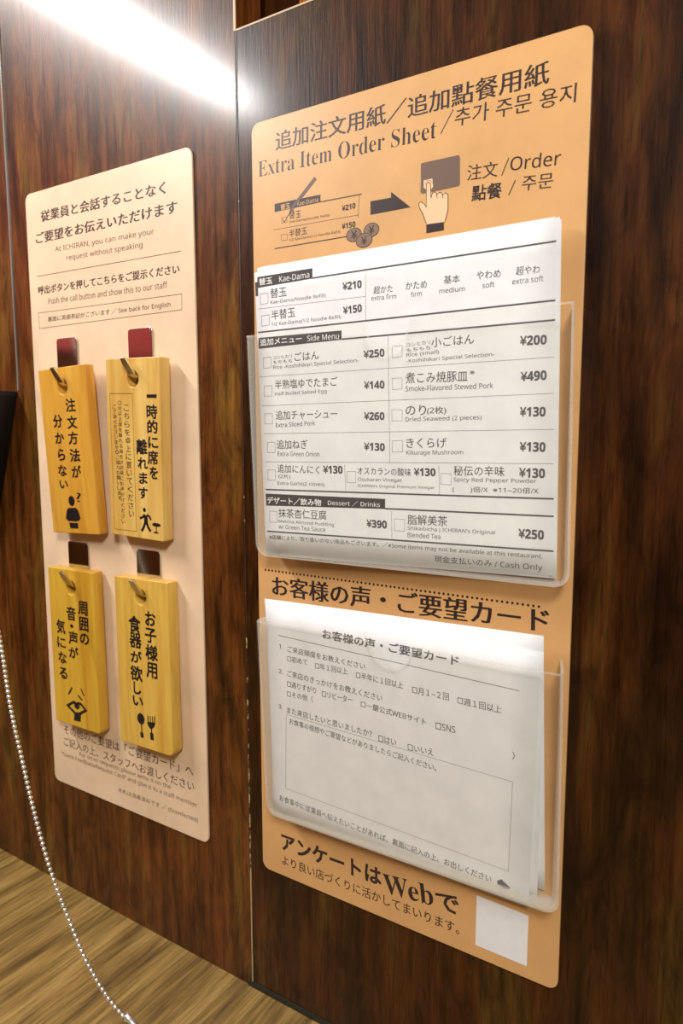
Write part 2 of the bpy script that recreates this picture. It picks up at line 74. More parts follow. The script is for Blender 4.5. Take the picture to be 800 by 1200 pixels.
 'T1x': [["l", [[18.31, 12.22], [20.99, 13.25], [23.38, 12.34], [27.03, 13.38]], 0.5], ["l", [[19.18, 11.27], [22.04, 10.05], [26.3, 11.76], [27.07, 10.18]], 0.4]],
 'T2f': [["e", 31.28, 18.18, 1.28, 1.43], ["l", [[32.25, 15.0], [32.5, 10.26]], 3.2], ["l", [[31.43, 15.52], [30.08, 13.79], [27.04, 12.56]], 1.5], ["l", [[33.54, 15.41], [35.61, 14.3], [36.8, 12.45]], 1.5], ["l", [[31.91, 10.51], [30.44, 7.68], [28.44, 4.66]], 1.9], ["l", [[32.93, 10.6], [34.34, 7.47], [36.36, 5.23]], 1.9], ["e", 41.46, 9.83, 3.75, 1.18], ["l", [[41.43, 9.06], [41.31, 5.5]], 0.8], ["e", 40.96, 4.99, 2.26, 0.53]],
 'T2b': [["l", [[2.91, 88.55], [23.37, 88.49]], 0.3], ["l", [[23.37, 88.49], [23.66, 3.99], [3.45, 3.64], [2.91, 88.55]], 0.25]],
 'T3f': [["l", [[20.16, 27.64], [15.82, 22.01]], 1.5], ["l", [[29.87, 28.55], [32.61, 24.1]], 1.2], ["l", [[26.07, 23.27], [30.6, 20.52]], 1.4], ["l", [[23.36, 17.74], [19.95, 16.86], [14.42, 13.69], [21.71, 9.82]], 2.0], ["l", [[25.23, 17.62], [29.04, 17.48], [33.9, 14.02], [28.01, 10.63]], 2.0], ["e", 24.43, 15.4, 2.9, 2.52], ["p", [[18.92, 11.67], [22.81, 10.53], [30.36, 11.8], [28.44, 9.48], [27.76, 4.53], [20.53, 4.04], [21.1, 8.66]]]],
 'T4f': [["e", 20.28, 18.96, 3.5, 3.75], ["l", [[20.65, 15.72], [20.71, 9.99]], 1.0], ["l", [[20.53, 10.08], [20.89, 6.51]], 3], ["l", [[26.95, 22.23], [26.95, 17.05]], 0.9], ["l", [[28.99, 22.52], [28.98, 17.16]], 0.9], ["l", [[31.1, 22.83], [31.11, 17.61]], 0.9], ["l", [[33.13, 23.24], [32.89, 18.3]], 0.9], ["p", [[26.03, 18.12], [33.62, 19.08], [32.79, 16.39], [30.51, 14.33], [28.74, 14.14], [26.62, 15.71]]], ["l", [[29.67, 15.09], [29.8, 10.7]], 1.1], ["l", [[29.85, 11.66], [30.14, 6.97]], 3.2]],
}
CHAIN = [(-0.262, -0.050, 0.420), (-0.215, -0.056, 0.300), (-0.178, -0.060, 0.195), (-0.1569, -0.0626, 0.1355), (-0.1423, -0.0665, 0.0915), (-0.1314, -0.0675, 0.0597), (-0.1219, -0.0685, 0.0344),
 (-0.1116, -0.0690, 0.0096), (-0.1016, -0.0690, -0.0109), (-0.0900, -0.0681, -0.0320), (-0.0796, -0.0674, -0.0488), (-0.0659, -0.0647, -0.0674), (-0.0519, -0.0605, -0.0812)]
MM = 0.001
# ---------------------------------------------------------------- materials
def mat(name):
    m = bpy.data.materials.new(name); m.use_nodes = True
    nt = m.node_tree; return m, nt, nt.nodes['Principled BSDF']
def plain(name, col, rough=0.5, metal=0.0, spec=0.5):
    m, nt, b = mat(name); b.inputs['Base Color'].default_value = (*col, 1)
    b.inputs['Roughness'].default_value = rough; b.inputs['Metallic'].default_value = metal
    b.inputs['Specular IOR Level'].default_value = spec
    return m
def N(nt, t, **kw):
    n = nt.nodes.new(t)
    for k, v in kw.items(): setattr(n, k, v)
    return n
def coords(nt, scale, rot=(0, 0, 0)):
    tc = N(nt, 'ShaderNodeTexCoord'); mp = N(nt, 'ShaderNodeMapping')
    mp.inputs['Scale'].default_value = scale; mp.inputs['Rotation'].default_value = rot
    nt.links.new(tc.outputs['Object'], mp.inputs['Vector']); return mp.outputs['Vector']
def noise(nt, vec, scale, detail=4, rough=0.6, dist=0.0):
    n = N(nt, 'ShaderNodeTexNoise'); n.inputs['Scale'].default_value = scale; n.inputs['Detail'].default_value = detail
    n.inputs['Roughness'].default_value = rough; n.inputs['Distortion'].default_value = dist
    nt.links.new(vec, n.inputs['Vector']); return n.outputs['Fac']
def ramp(nt, fac, stops):
    r = N(nt, 'ShaderNodeValToRGB'); e = r.color_ramp.elements
    while len(e) < len(stops): e.new(0.5)
    for i, (p, c) in enumerate(stops): e[i].position = p; e[i].color = (*c, 1)
    nt.links.new(fac, r.inputs['Fac']); return r.outputs['Color']
def mix(nt, fac, a, b, mode='MIX'):
    m = N(nt, 'ShaderNodeMix', data_type='RGBA', blend_type=mode)
    if isinstance(fac, float): m.inputs[0].default_value = fac
    else: nt.links.new(fac, m.inputs[0])
    for s, v in ((m.inputs[6], a), (m.inputs[7], b)):
        if isinstance(v, tuple): s.default_value = (*v, 1)
        else: nt.links.new(v, s)
    return m.outputs[2]
def bump(nt, b, h, strength, dist):
    n = N(nt, 'ShaderNodeBump'); n.inputs['Strength'].default_value = strength; n.inputs['Distance'].default_value = dist
    nt.links.new(h, n.inputs['Height']); nt.links.new(n.outputs[0], b.inputs['Normal'])

def dark_wood(name, k=1.0, rough=0.36, coat=0.40):
    m, nt, b = mat(name)
    big = noise(nt, coords(nt, (14, 14, 2.2)), 2.6, 4, 0.6, 0.7)
    fine = noise(nt, coords(nt, (90, 90, 5)), 2.2, 5, 0.72)
    pore = noise(nt, coords(nt, (420, 420, 22)), 2.0, 3, 0.6)
    c1 = ramp(nt, big, [(0.32, (0.035*k, 0.011*k, 0.003*k)), (0.44, (0.095*k, 0.032*k, 0.006*k)), (0.55, (0.155*k, 0.046*k, 0.009*k)), (0.68, (0.165*k, 0.085*k, 0.014*k))])
    c2 = ramp(nt, fine, [(0.33, (0.42, 0.38, 0.33)), (0.52, (0.95, 0.95, 0.95)), (0.70, (1.35, 1.35, 1.3))])
    c = mix(nt, 1.0, c1, c2, 'MULTIPLY')
    blot = noise(nt, coords(nt, (45, 45, 14)), 1.6, 4, 0.65, 1.2)
    c = mix(nt, 1.0, c, ramp(nt, blot, [(0.36, (0.55, 0.50, 0.45)), (0.52, (1, 1, 1)), (0.68, (1.3, 1.22, 1.1))]), 'MULTIPLY')
    c3 = ramp(nt, pore, [(0.36, (0.30, 0.28, 0.25)), (0.45, (1, 1, 1))])
    c = mix(nt, 0.6, c, c3, 'MULTIPLY')
    nt.links.new(c, b.inputs['Base Color'])
    rr = N(nt, 'ShaderNodeMapRange'); rr.inputs['To Min'].default_value = rough - 0.05; rr.inputs['To Max'].default_value = rough + 0.14
    nt.links.new(fine, rr.inputs['Value']); nt.links.new(rr.outputs[0], b.inputs['Roughness'])
    hh = N(nt, 'ShaderNodeMath', operation='ADD'); nt.links.new(fine, hh.inputs[0]); nt.links.new(pore, hh.inputs[1])
    bump(nt, b, hh.outputs[0], 0.20, 0.0006)
    b.inputs['Specular IOR Level'].default_value = 0.12
    b.inputs['Coat Weight'].default_value = coat; b.inputs['Coat Roughness'].default_value = 0.17
    return m
M_WALL = dark_wood('walnut_laminate', 0.86)
M_WALLR = dark_wood('walnut_laminate_folding', 0.40, 0.36)
def counter_wood():
    m, nt, b = mat('counter_laminate')
    rz = math.radians(0)
    big = noise(nt, coords(nt, (26, 3.0, 5), (0, 0, rz)), 3.0, 3, 0.6, 0.5)
    fine = noise(nt, coords(nt, (240, 10, 10), (0, 0, rz)), 2.0, 5, 0.7)
    c1 = ramp(nt, big, [(0.30, (0.13, 0.074, 0.020)), (0.50, (0.30, 0.185, 0.050)), (0.70, (0.42, 0.275, 0.09))])
    c2 = ramp(nt, fine, [(0.33, (0.45, 0.42, 0.38)), (0.55, (1, 1, 1)), (0.72, (1.3, 1.3, 1.25))])
    nt.links.new(mix(nt, 1.0, c1, c2, 'MULTIPLY'), b.inputs['Base Color'])
    b.inputs['Roughness'].default_value = 0.42
    bump(nt, b, fine, 0.15, 0.0005)
    return m
M_COUNTER = counter_wood()
def tag_wood(name, tint, seed):
    m, nt, b = mat(name)
    tc = N(nt, 'ShaderNodeTexCoord'); mp = N(nt, 'ShaderNodeMapping'); mp.inputs['Scale'].default_value = (1, 0.10, 1); mp.inputs['Location'].default_value = (seed, seed, seed)
    nt.links.new(tc.outputs['Object'], mp.inputs['Vector'])
    f = noise(nt, mp.outputs[0], 260, 4, 0.6, 0.4); g = noise(nt, mp.outputs[0], 55, 2, 0.5, 0.8)
    r, gg, bb = tint
    c = ramp(nt, g, [(0.30, (r*0.82, gg*0.66, bb*0.45)), (0.55, (r, gg, bb)), (0.75, (r*1.08, gg*1.12, bb*1.3))])
    c2 = ramp(nt, f, [(0.3, (0.80, 0.72, 0.6)), (0.6, (1, 1, 1))])
    nt.links.new(mix(nt, 0.7, c, c2, 'MULTIPLY'), b.inputs['Base Color'])
    b.inputs['Roughness'].default_value = 0.38; bump(nt, b, f, 0.12, 0.0003)
    return m
def card_mat(name, col, rough=0.38):
    m, nt, b = mat(name)
    f = noise(nt, coords(nt, (1, 1, 1)), 26, 4, 0.6)
    a = tuple(v*0.90 for v in col); c = tuple(min(1, v*1.05) for v in col)
    nt.links.new(ramp(nt, f, [(0.3, a), (0.65, c)]), b.inputs['Base Color'])
    b.inputs['Roughness'].default_value = rough
    return m
M_CARDL = card_mat('request_card_board', (0.80, 0.60, 0.405))
M_CARDR = card_mat('order_card_board', (0.66, 0.375, 0.15))
def paper_mat():
    m, nt, b = mat('white_paper')
    f = noise(nt, coords(nt, (1, 1, 1)), 70, 4, 0.6)
    nt.links.new(ramp(nt, f, [(0.3, (0.76, 0.775, 0.78)), (0.65, (0.83, 0.845, 0.85))]), b.inputs['Base Color'])
    b.inputs['Roughness'].default_value = 0.55; b.inputs['Specular IOR Level'].default_value = 0.3
    return m
M_PAPER = paper_mat()
M_INK = plain('black_ink', (0.012, 0.009, 0.010), 0.4)
M_INKBR = plain('dark_brown_ink', (0.032, 0.019, 0.018), 0.4)  # ink tone lightened, glare on the lettering is put into the colour
M_INKG = plain('grey_brown_ink', (0.15, 0.09, 0.065), 0.45)
M_INKS = plain('grey_print', (0.085, 0.08, 0.085), 0.5)
M_INKBAR = plain('charcoal_bar_print', (0.055, 0.048, 0.05), 0.5)
M_INKSV = plain('survey_print', (0.12, 0.115, 0.115), 0.5)
M_INKW = plain('white_print', (0.8, 0.8, 0.78), 0.5)
M_BTN = plain('taupe_print', (0.15, 0.095, 0.07), 0.45)
M_COIN = plain('coin_print', (0.22, 0.14, 0.09), 0.45)
M_PENCIL = plain('pencil_print', (0.12, 0.085, 0.07), 0.45)
M_SKIN = plain('hand_print', (0.82, 0.54, 0.32), 0.45)
M_STEEL = plain('polished_steel', (0.62, 0.60, 0.58), 0.10, 1.0)
M_BRASSY = plain('prong_steel', (0.80, 0.72, 0.52), 0.25, 1.0)
M_BEAD = plain('nickel_beads', (0.90, 0.94, 0.92), 0.32, 0.85)
M_BLACK = plain('black_plastic', (0.004, 0.004, 0.004), 0.5)
M_BAND = plain('pale_edge_band', (0.50, 0.36, 0.20), 0.45)
M_GASKET = plain('dark_rubber', (0.018, 0.017, 0.010), 0.6)
M_RED = dark_wood('red_panel_wood', 3.4, 0.4)
M_POST = dark_wood('dark_post_wood', 0.25, 0.4)
def chipped():
    m, nt, b = mat('chipped_edge')
    f = noise(nt, coords(nt, (1, 1, 1)), 160, 4, 0.7); g = noise(nt, coords(nt, (1, 1, 1)), 9, 2, 0.5)
    # chips get denser towards the foot of the panel (wear)
    sp = N(nt, 'ShaderNodeSeparateXYZ'); tc = N(nt, 'ShaderNodeTexCoord'); nt.links.new(tc.outputs['Object'], sp.inputs[0])
    mr = N(nt, 'ShaderNodeMapRange'); mr.inputs['From Min'].default_value = 0.30; mr.inputs['From Max'].default_value = -0.08
    mr.inputs['To Min'].default_value = -0.2; mr.inputs['To Max'].default_value = 0.12
    nt.links.new(sp.outputs[2], mr.inputs['Value'])
    a = N(nt, 'ShaderNodeMath', operation='ADD'); nt.links.new(f, a.inputs[0]); nt.links.new(mr.outputs[0], a.inputs[1])
    a2 = N(nt, 'ShaderNodeMath', operation='MULTIPLY_ADD'); nt.links.new(g, a2.inputs[0]); a2.inputs[1].default_value = 0.3; nt.links.new(a.outputs[0], a2.inputs[2])
    nt.links.new(ramp(nt, a2.outputs[0], [(0.62, (0.035, 0.014, 0.006)), (0.72, (0.42, 0.34, 0.16))]), b.inputs['Base Color'])
    return m
M_CHIP = chipped()
def acrylic(name, haze, gloss=0.06):
    m = bpy.data.materials.new(name); m.use_nodes = True; nt = m.node_tree; nt.nodes.clear()
    out = N(nt, 'ShaderNodeOutputMaterial'); tr = N(nt, 'ShaderNodeBsdfTransparent'); tr.inputs[0].default_value = (0.99, 0.99, 0.98, 1)
    gl = N(nt, 'ShaderNodeBsdfGlossy'); gl.inputs['Roughness'].default_value = gloss
    df = N(nt, 'ShaderNodeBsdfDiffuse'); df.inputs[0].default_value = (0.85, 0.83, 0.76, 1)
    fr0 = N(nt, 'ShaderNodeFresnel'); fr0.inputs[0].default_value = 1.45
    ge = N(nt, 'ShaderNodeNewGeometry'); iv = N(nt, 'ShaderNodeMath', operation='SUBTRACT'); iv.inputs[0].default_value = 1.0
    nt.links.new(ge.outputs['Backfacing'], iv.inputs[1]); fr = N(nt, 'ShaderNodeMath', operation='MULTIPLY')
    hf = N(nt, 'ShaderNodeMath', operation='MULTIPLY'); hf.inputs[1].default_value = 0.6; nt.links.new(fr0.outputs[0], hf.inputs[0]); nt.links.new(hf.outputs[0], fr.inputs[0]); nt.links.new(iv.outputs[0], fr.inputs[1])
    m1 = N(nt, 'ShaderNodeMixShader'); m1.inputs[0].default_value = haze
    nt.links.new(tr.outputs[0], m1.inputs[1]); nt.links.new(df.outputs[0], m1.inputs[2])
    m2 = N(nt, 'ShaderNodeMixShader'); nt.links.new(fr.outputs[0], m2.inputs[0]); nt.links.new(m1.outputs[0], m2.inputs[1]); nt.links.new(gl.outputs[0], m2.inputs[2])
    nt.links.new(m2.outputs[0], out.inputs[0]); return m
M_ACR = acrylic('clear_acrylic', 0.015); M_ACRE = acrylic('clear_acrylic_edge', 0.28, 0.15)

# ---------------------------------------------------------------- helpers
def link(name, me, parent=None, m=None):
    o = bpy.data.objects.new(name, me); C.objects.link(o)
    if parent: o.parent = parent
    if m: me.materials.append(m)
    return o
def from_bm(name, bm, m, parent=None, smooth=False):
    bmesh.ops.recalc_face_normals(bm, faces=bm.faces)
    me = bpy.data.meshes.new(name); bm.to_mesh(me); bm.free()
    if smooth: me.polygons.foreach_set('use_smooth', [True]*len(me.polygons))
    return link(name, me, parent, m)
def tag(o, label, cat, group=None):
    o['label'] = label; o['category'] = cat
    if group: o['group'] = group
    return o
def empty(name, mtx):
    o = bpy.data.objects.new(name, None); C.objects.link(o); o.empty_display_size = 0.02; o.matrix_world = mtx; return o
def box_bm(bm, x0, x1, y0, y1, z0, z1, bev=0.0):
    r = bmesh.ops.create_cube(bm, size=1.0)
    for v in r['verts']:
        v.co = Vector((x0 + (v.co.x + .5)*(x1-x0), y0 + (v.co.y + .5)*(y1-y0), z0 + (v.co.z + .5)*(z1-z0)))
    if bev: bmesh.ops.bevel(bm, geom=list({e for v in r['verts'] for e in v.link_edges}), offset=bev, segments=2, affect='EDGES')
def box(name, dims, m, parent=None, bev=0.0):
    bm = bmesh.new(); box_bm(bm, *dims, bev); return from_bm(name, bm, m, parent)
def rrect(w, h, r, n=6, x0=0.0, y0=0.0):
    rs = r if isinstance(r, (tuple, list)) else (r,)*4      # bl, br, tr, tl
    pts = []
    for (cx, cy, a0, q) in ((x0+rs[0], y0+rs[0], 180, rs[0]), (x0+w-rs[1], y0+rs[1], 270, rs[1]), (x0+w-rs[2], y0+h-rs[2], 0, rs[2]), (x0+rs[3], y0+h-rs[3], 90, rs[3])):
        for i in range(n+1):
            a = math.radians(a0 + 90*i/n); pts.append((cx + q*math.cos(a), cy + q*math.sin(a)))
    return pts
def plate(name, outline, thick, m, parent=None, holes=(), bevel=0.0, zfront=0.0):
    """slab in local xy (mm), its front face at z = zfront, extending back by thick"""
    cu = bpy.data.curves.new('c', 'CURVE'); cu.dimensions = '2D'; cu.fill_mode = 'BOTH'
    for ring in (outline, *holes):
        s = cu.splines.new('POLY'); s.points.add(len(ring)-1); s.use_cyclic_u = True
        for p_, q in zip(s.points, ring): p_.co = (q[0]*MM, q[1]*MM, 0, 1)
    cu.extrude = max(thick*MM/2 - bevel*MM, 0.0); cu.bevel_depth = bevel*MM; cu.bevel_resolution = 1; cu.offset = -bevel*MM
    o = bpy.data.objects.new('c', cu); C.objects.link(o); bpy.context.view_layer.update()
    me = bpy.data.meshes.new_from_object(o.evaluated_get(bpy.context.evaluated_depsgraph_get()))
    bpy.data.objects.remove(o); bpy.data.curves.remove(cu)
    me.materials.clear(); me.name = name
    for v in me.vertices: v.co.z += (zfront - thick/2)*MM
    bm = bmesh.new(); bm.from_mesh(me); bmesh.ops.remove_doubles(bm, verts=bm.verts, dist=1e-6); bmesh.ops.recalc_face_normals(bm, faces=bm.faces); bm.to_mesh(me); bm.free()
    return link(name, me, parent, m)

# ---- print: every piece of text or drawing becomes thin flat geometry on its card
QUEUE = []          # (font object, job)
LAYERS = {}         # key -> list of (verts, faces)
def to_serif(t):
    o = ''
    for ch in t:
        if 'A' <= ch <= 'Z': o += chr(0x1D400 + ord(ch) - 65)
        elif 'a' <= ch <= 'z': o += chr(0x1D41A + ord(ch) - 97)
        else: o += ch
    return o
def dg(r): return tuple((r*a, r*b) for a, b in ((-1, -1), (1, -1), (1, 1), (-1, 1)))
def to_sans(t, bold):
    U, Lc, D = (0x1D5D4, 0x1D5EE, 0x1D7EC) if bold else (0x1D5A0, 0x1D5BA, 0x1D7E2); o = ''
    for ch in t:
        if 'A' <= ch <= 'Z': o += chr(U + ord(ch) - 65)
        elif 'a' <= ch <= 'z': o += chr(Lc + ord(ch) - 97)
        elif '0' <= ch <= '9': o += chr(D + ord(ch) - 48)
        else: o += ch
    return o
STY = {'g': (0.0, ((-0.005, 0), (0.005, 0))), 'l': (0.0, ()), 'b': (0.0, dg(0.017)), 'k': (0.0, dg(0.026)), 'n': (0.0, ((-0.016, 0), (0.016, 0))), 'm': (0.0, ((-0.03, -0.006), (0, 0.006), (0.03, -0.006))),
       'h': (0.0, ((-0.027, 0), (0, 0.006), (0.027, 0))), 's': (-0.012, ()), 'S': (0.0, ())}
def text_job(key, entry, z):
    t, cx, cy, W_, H_, ang, st = entry
    if st in 'sS': t = to_serif(t)
    else: t = to_sans(t, st in 'bk')
    cu = bpy.data.curves.new('t', 'FONT'); cu.body = t; cu.size = 1.0; cu.resolution_u = 2; cu.offset = STY[st][0]; cu.fill_mode = 'FRONT'
    o = bpy.data.objects.new('t', cu); C.objects.link(o)
    QUEUE.append((o, key, (cx, cy, W_, H_, math.radians(ang), st, z)))
def flush_text():
    bpy.context.view_layer.update(); dg = bpy.context.evaluated_depsgraph_get()
    for o, key, (cx, cy, W_, H_, a, st, z) in QUEUE:
        ev = o.evaluated_get(dg); me = ev.to_mesh()
        vs = [v.co.copy() for v in me.vertices]; fs = [tuple(p.vertices) for p in me.polygons]; ev.to_mesh_clear()
        if not vs: continue
        xs = [v.x for v in vs]; ys = [v.y for v in vs]; x0, x1, y0, y1 = min(xs), max(xs), min(ys), max(ys)
        sx = W_/(x1-x0); sy = H_/(y1-y0); ca, sa = math.cos(a), math.sin(a)
        for k, (dx, dy) in enumerate(STY[st][1] or ((0.0, 0.0),)):
            P = []
            for v in vs:
                u = (v.x + dx - (x0+x1)/2)*sx; w_ = (v.y + dy - (y0+y1)/2)*sy
                P.append(((cx + u*ca - w_*sa)*MM, (cy + u*sa + w_*ca)*MM, (z + 0.003*k)*MM))
            LAYERS.setdefault(key, []).append((P, fs))
    for o, _, _ in QUEUE:
        cu = o.data; bpy.data.objects.remove(o); bpy.data.curves.remove(cu)
    QUEUE.clear()
def shapes(key, L, z):
    out = LAYERS.setdefault(key, [])
    for e in L:
        if e[0] == 'p': out.append(([(x*MM, y*MM, z*MM) for x, y in e[1]], [tuple(range(len(e[1])))]))
        elif e[0] == 'e':
            n = 20; out.append(([((e[1]+e[3]*math.cos(2*math.pi*i/n))*MM, (e[2]+e[4]*math.sin(2*math.pi*i/n))*MM, z*MM) for i in range(n)], [tuple(range(n))]))
        else:
            pts = [Vector(q) for q in e[1]]; hw = e[2]/2; closed = (pts[0]-pts[-1]).length < 0.02
            if closed: pts = pts[:-1]
            n = len(pts); Lf, Rt = [], []
            for i in range(n):
                a = pts[i-1] if (i > 0 or closed) else None; b = pts[(i+1) % n] if (i < n-1 or closed) else None
                d1 = (pts[i]-a).normalized() if a is not None else None; d2 = (b-pts[i]).normalized() if b is not None else None
                if d1 is None: d1 = d2
                if d2 is None: d2 = d1
                n1 = Vector((-d1.y, d1.x)); n2 = Vector((-d2.y, d2.x)); m_ = n1+n2
                m_ = m_.normalized() if m_.length > 0.05 else n1
                k = hw/max(0.4, m_.dot(n1)); Lf.append(pts[i]+m_*k); Rt.append(pts[i]-m_*k)
            V = [(q.x*MM, q.y*MM, z*MM) for q in Lf+Rt]
            F = [(i, (i+1) % n, n+(i+1) % n, n+i) for i in range(n if closed else n-1)]
            out.append((V, F))
def emit(key, name, m, parent):
    V, F = [], []
    for P, fs in LAYERS.pop(key, []):
        k = len(V); V += P; F += [tuple(i+k for i in f) for f in fs]
    me = bpy.data.meshes.new(name); me.from_pydata(V, [], F); me.update()
    return link(name, me, parent, m)
def frame(S):       # local x right, y up, z towards the viewer
    O, U, V = Vector(S['O'])*MM, Vector(S['U']), Vector(S['V']); V = (V - U*U.dot(V)).normalized(); Nn = U.cross(V)
    return Matrix(((U.x, V.x, Nn.x, O.x), (U.y, V.y, Nn.y, O.y), (U.z, V.z, Nn.z, O.z), (0, 0, 0, 1)))
WALLF = Matrix(((1, 0, 0, 0), (0, 0, -1, 0), (0, 1, 0, 0), (0, 0, 0, 1)))

# ---------------------------------------------------------------- the booth
CZ = -0.0837; SEAM = -0.0109; TOP = 0.4698; FR = 0.0013; TH = 0.022
def struct(o): o['kind'] = 'structure'; return o
wl = struct(box('wall_left', (-0.62, SEAM-0.0003, FR, FR+TH, CZ-0.03, 0.95), M_WALL, None, 0.0004))
wr = struct(box('wall_right', (SEAM+0.0003, 0.72, FR, FR+TH, CZ+0.0032, TOP), M_WALLR, None, 0.0004))
o = box('edge_band', (SEAM-0.0012, SEAM+0.0001, FR-0.0002, FR+0.0006, TOP, 0.95), M_BAND, wl)
o = box('edge_band', (SEAM+0.0003, 0.72, FR-0.0002, FR+TH-0.001, TOP-0.0003, TOP+0.0006), M_BAND, wr)
o = box('worn_edge', (SEAM-0.0002, SEAM+0.0007, FR-0.0002, FR+0.004, CZ+0.003, TOP-0.0005), M_CHIP, wr)
struct(box('trim_1', (SEAM-0.003, 0.72, FR-0.0012, FR+TH, CZ+0.0001, CZ+0.0032), M_GASKET, None, 0.0004))
struct(box('trim_2', (-0.2205, -0.2197, FR-0.0008, FR+0.001, 0.288, 0.95), plain('metal_corner_strip', (0.42, 0.46, 0.44), 0.3, 0.6), None))
struct(box('wall_front', (-0.66, -0.62, -0.70, 0.05, CZ-0.03, 0.37), M_WALL))
struct(box('trim_4', (-0.66, -0.615, -0.70, 0.05, 0.37, 1.1), plain('red_lacquer', (0.42, 0.05, 0.045), 0.45)))
struct(box('wall_opposite', (-0.62, 0.60, -0.70, -0.68, CZ-0.03, 0.52), M_WALL))
struct(box('wall_neighbour', (-0.7, 1.2, 0.42, 0.44, CZ-0.03, 1.2), M_RED))
struct(box('trim_3', (-0.22, -0.069, 0.10, 0.14, CZ-0.03, 1.0), M_POST))
ct = tag(box('counter', (-0.62, 0.30, -0.68, FR+0.0105, CZ-0.028, CZ), M_COUNTER, None, 0.0008),
         'light brown wood-grain counter running along the foot of the dark partition', 'counter')

bk = plate('bracket', [(-70, 1), (0, 0), (-0.6, -4), (-30, -86), (-70, -86)], 19, M_BLACK, None, (), 0.4)
bk.matrix_world = Matrix.Translation((-0.2218, -0.0170, 0.2870)) @ WALLF
tag(bk, 'black bracket with a slanted edge at the left margin, beside the request card', 'bracket')

# ---------------------------------------------------------------- request card (left)
lc = empty('request_card', WALLF @ Matrix.Translation((-0.121, 0.0, 0.0)))
lc.matrix_world = Matrix.Translation((-0.1991, 0, 0.0)) @ WALLF
tag(lc, 'peach notice card printed with a speechless request guide, four wooden tags hanging before it', 'sign')
plate('card_board', rrect(155.4, 418.2, 5.0), 1.3, M_CARDL, lc, (), 0.15)
DX = -199.1
def shiftT(L, dx, dy=0): return [[e[0], e[1]-dx, e[2]-dy, *e[3:]] for e in L]
def shiftS(L, dx, dy=0):
    o = []
    for e in L:
        if e[0] == 'e': o.append(['e', e[1]-dx, e[2]-dy, e[3], e[4]])
        else: o.append([e[0], [[x-dx, y-dy] for x, y in e[1]], *e[2:]])
    return o
ZP = 0.06
P_ = PRINT
for e in shiftT(P_['LC'], DX): text_job('lc', e, ZP)
for e in shiftT(P_['LCg'], DX): text_job('lcg', e, ZP)
for e in P_['RC']: text_job('rc', e, ZP)
for e in P_['RCw']: text_job('rcw', e, 0.10)
for e in P_['RCyen']: text_job('rcy', e, 0.14)
for e in P_['OS']: text_job('os', e, ZP)
for e in P_['OSw']: text_job('osw', e, 0.12)
for e in P_['SA']: text_job('sa', e, ZP)
for k in '1234':
    for e in P_['T'+k]: text_job('t'+k, e, ZP)
for e in P_['T2s']+P_['T2t']: text_job('t2s', e, ZP)
flush_text()
shapes('lc', shiftS(P_['LCs'], DX), ZP)
emit('lc', 'printed_text', M_INKBR, lc); emit('lcg', 'small_print', M_INKG, lc)

# ---------------------------------------------------------------- order card (right) with its two clear pockets
rc = empty('order_card', WALLF)
tag(rc, 'tall orange-tan notice card with two clear pockets on the folding partition', 'sign')
plate('card_board', rrect(175.2, 420.0, 5.0), 1.3, M_CARDR, rc, (), 0.15)
dots = [['e', 5.2 + 155.6*i/64, 0.0, 0.62, 0.62] for i in range(65)]
shapes('rc', [['e', e[1], 181.2 + 0.0*e[1], e[3], e[4]] for e in dots], ZP)
shapes('rc', P_['RCs'], ZP)
emit('rc', 'printed_text', M_INKBR, rc); emit('rcw', 'reversed_text', M_CARDR, rc)
shapes('a', P_['RCpen'], 0.13); emit('a', 'pencil_drawing', M_PENCIL, rc)
shapes('a', P_['RCbtn'], 0.06); emit('a', 'button_drawing', M_BTN, rc)
shapes('a', P_['RChalo'], 0.09); emit('a', 'hand_fill', M_SKIN, rc)
shapes('a', P_['RChand'], 0.12); emit('a', 'hand_outline', M_INKBR, rc)
for k, e in enumerate(P_['RCcoin']):
    shapes('a', [['e', e[1], e[2], e[3], e[4]]], 0.06+0.02*k); shapes('b', [['e', e[1], e[2], e[3]-0.35, e[4]-0.35]], 0.07+0.02*k)
emit('a', 'coin_outline', M_INKBR, rc); emit('b', 'coin_drawing', M_COIN, rc); emit('rcy', 'yen_marks', M_INKBR, rc)
lb = P_['RClabel'][0][1]
plate('blank_label', lb, 0.12, M_PAPER, rc, (), 0, 0.13)

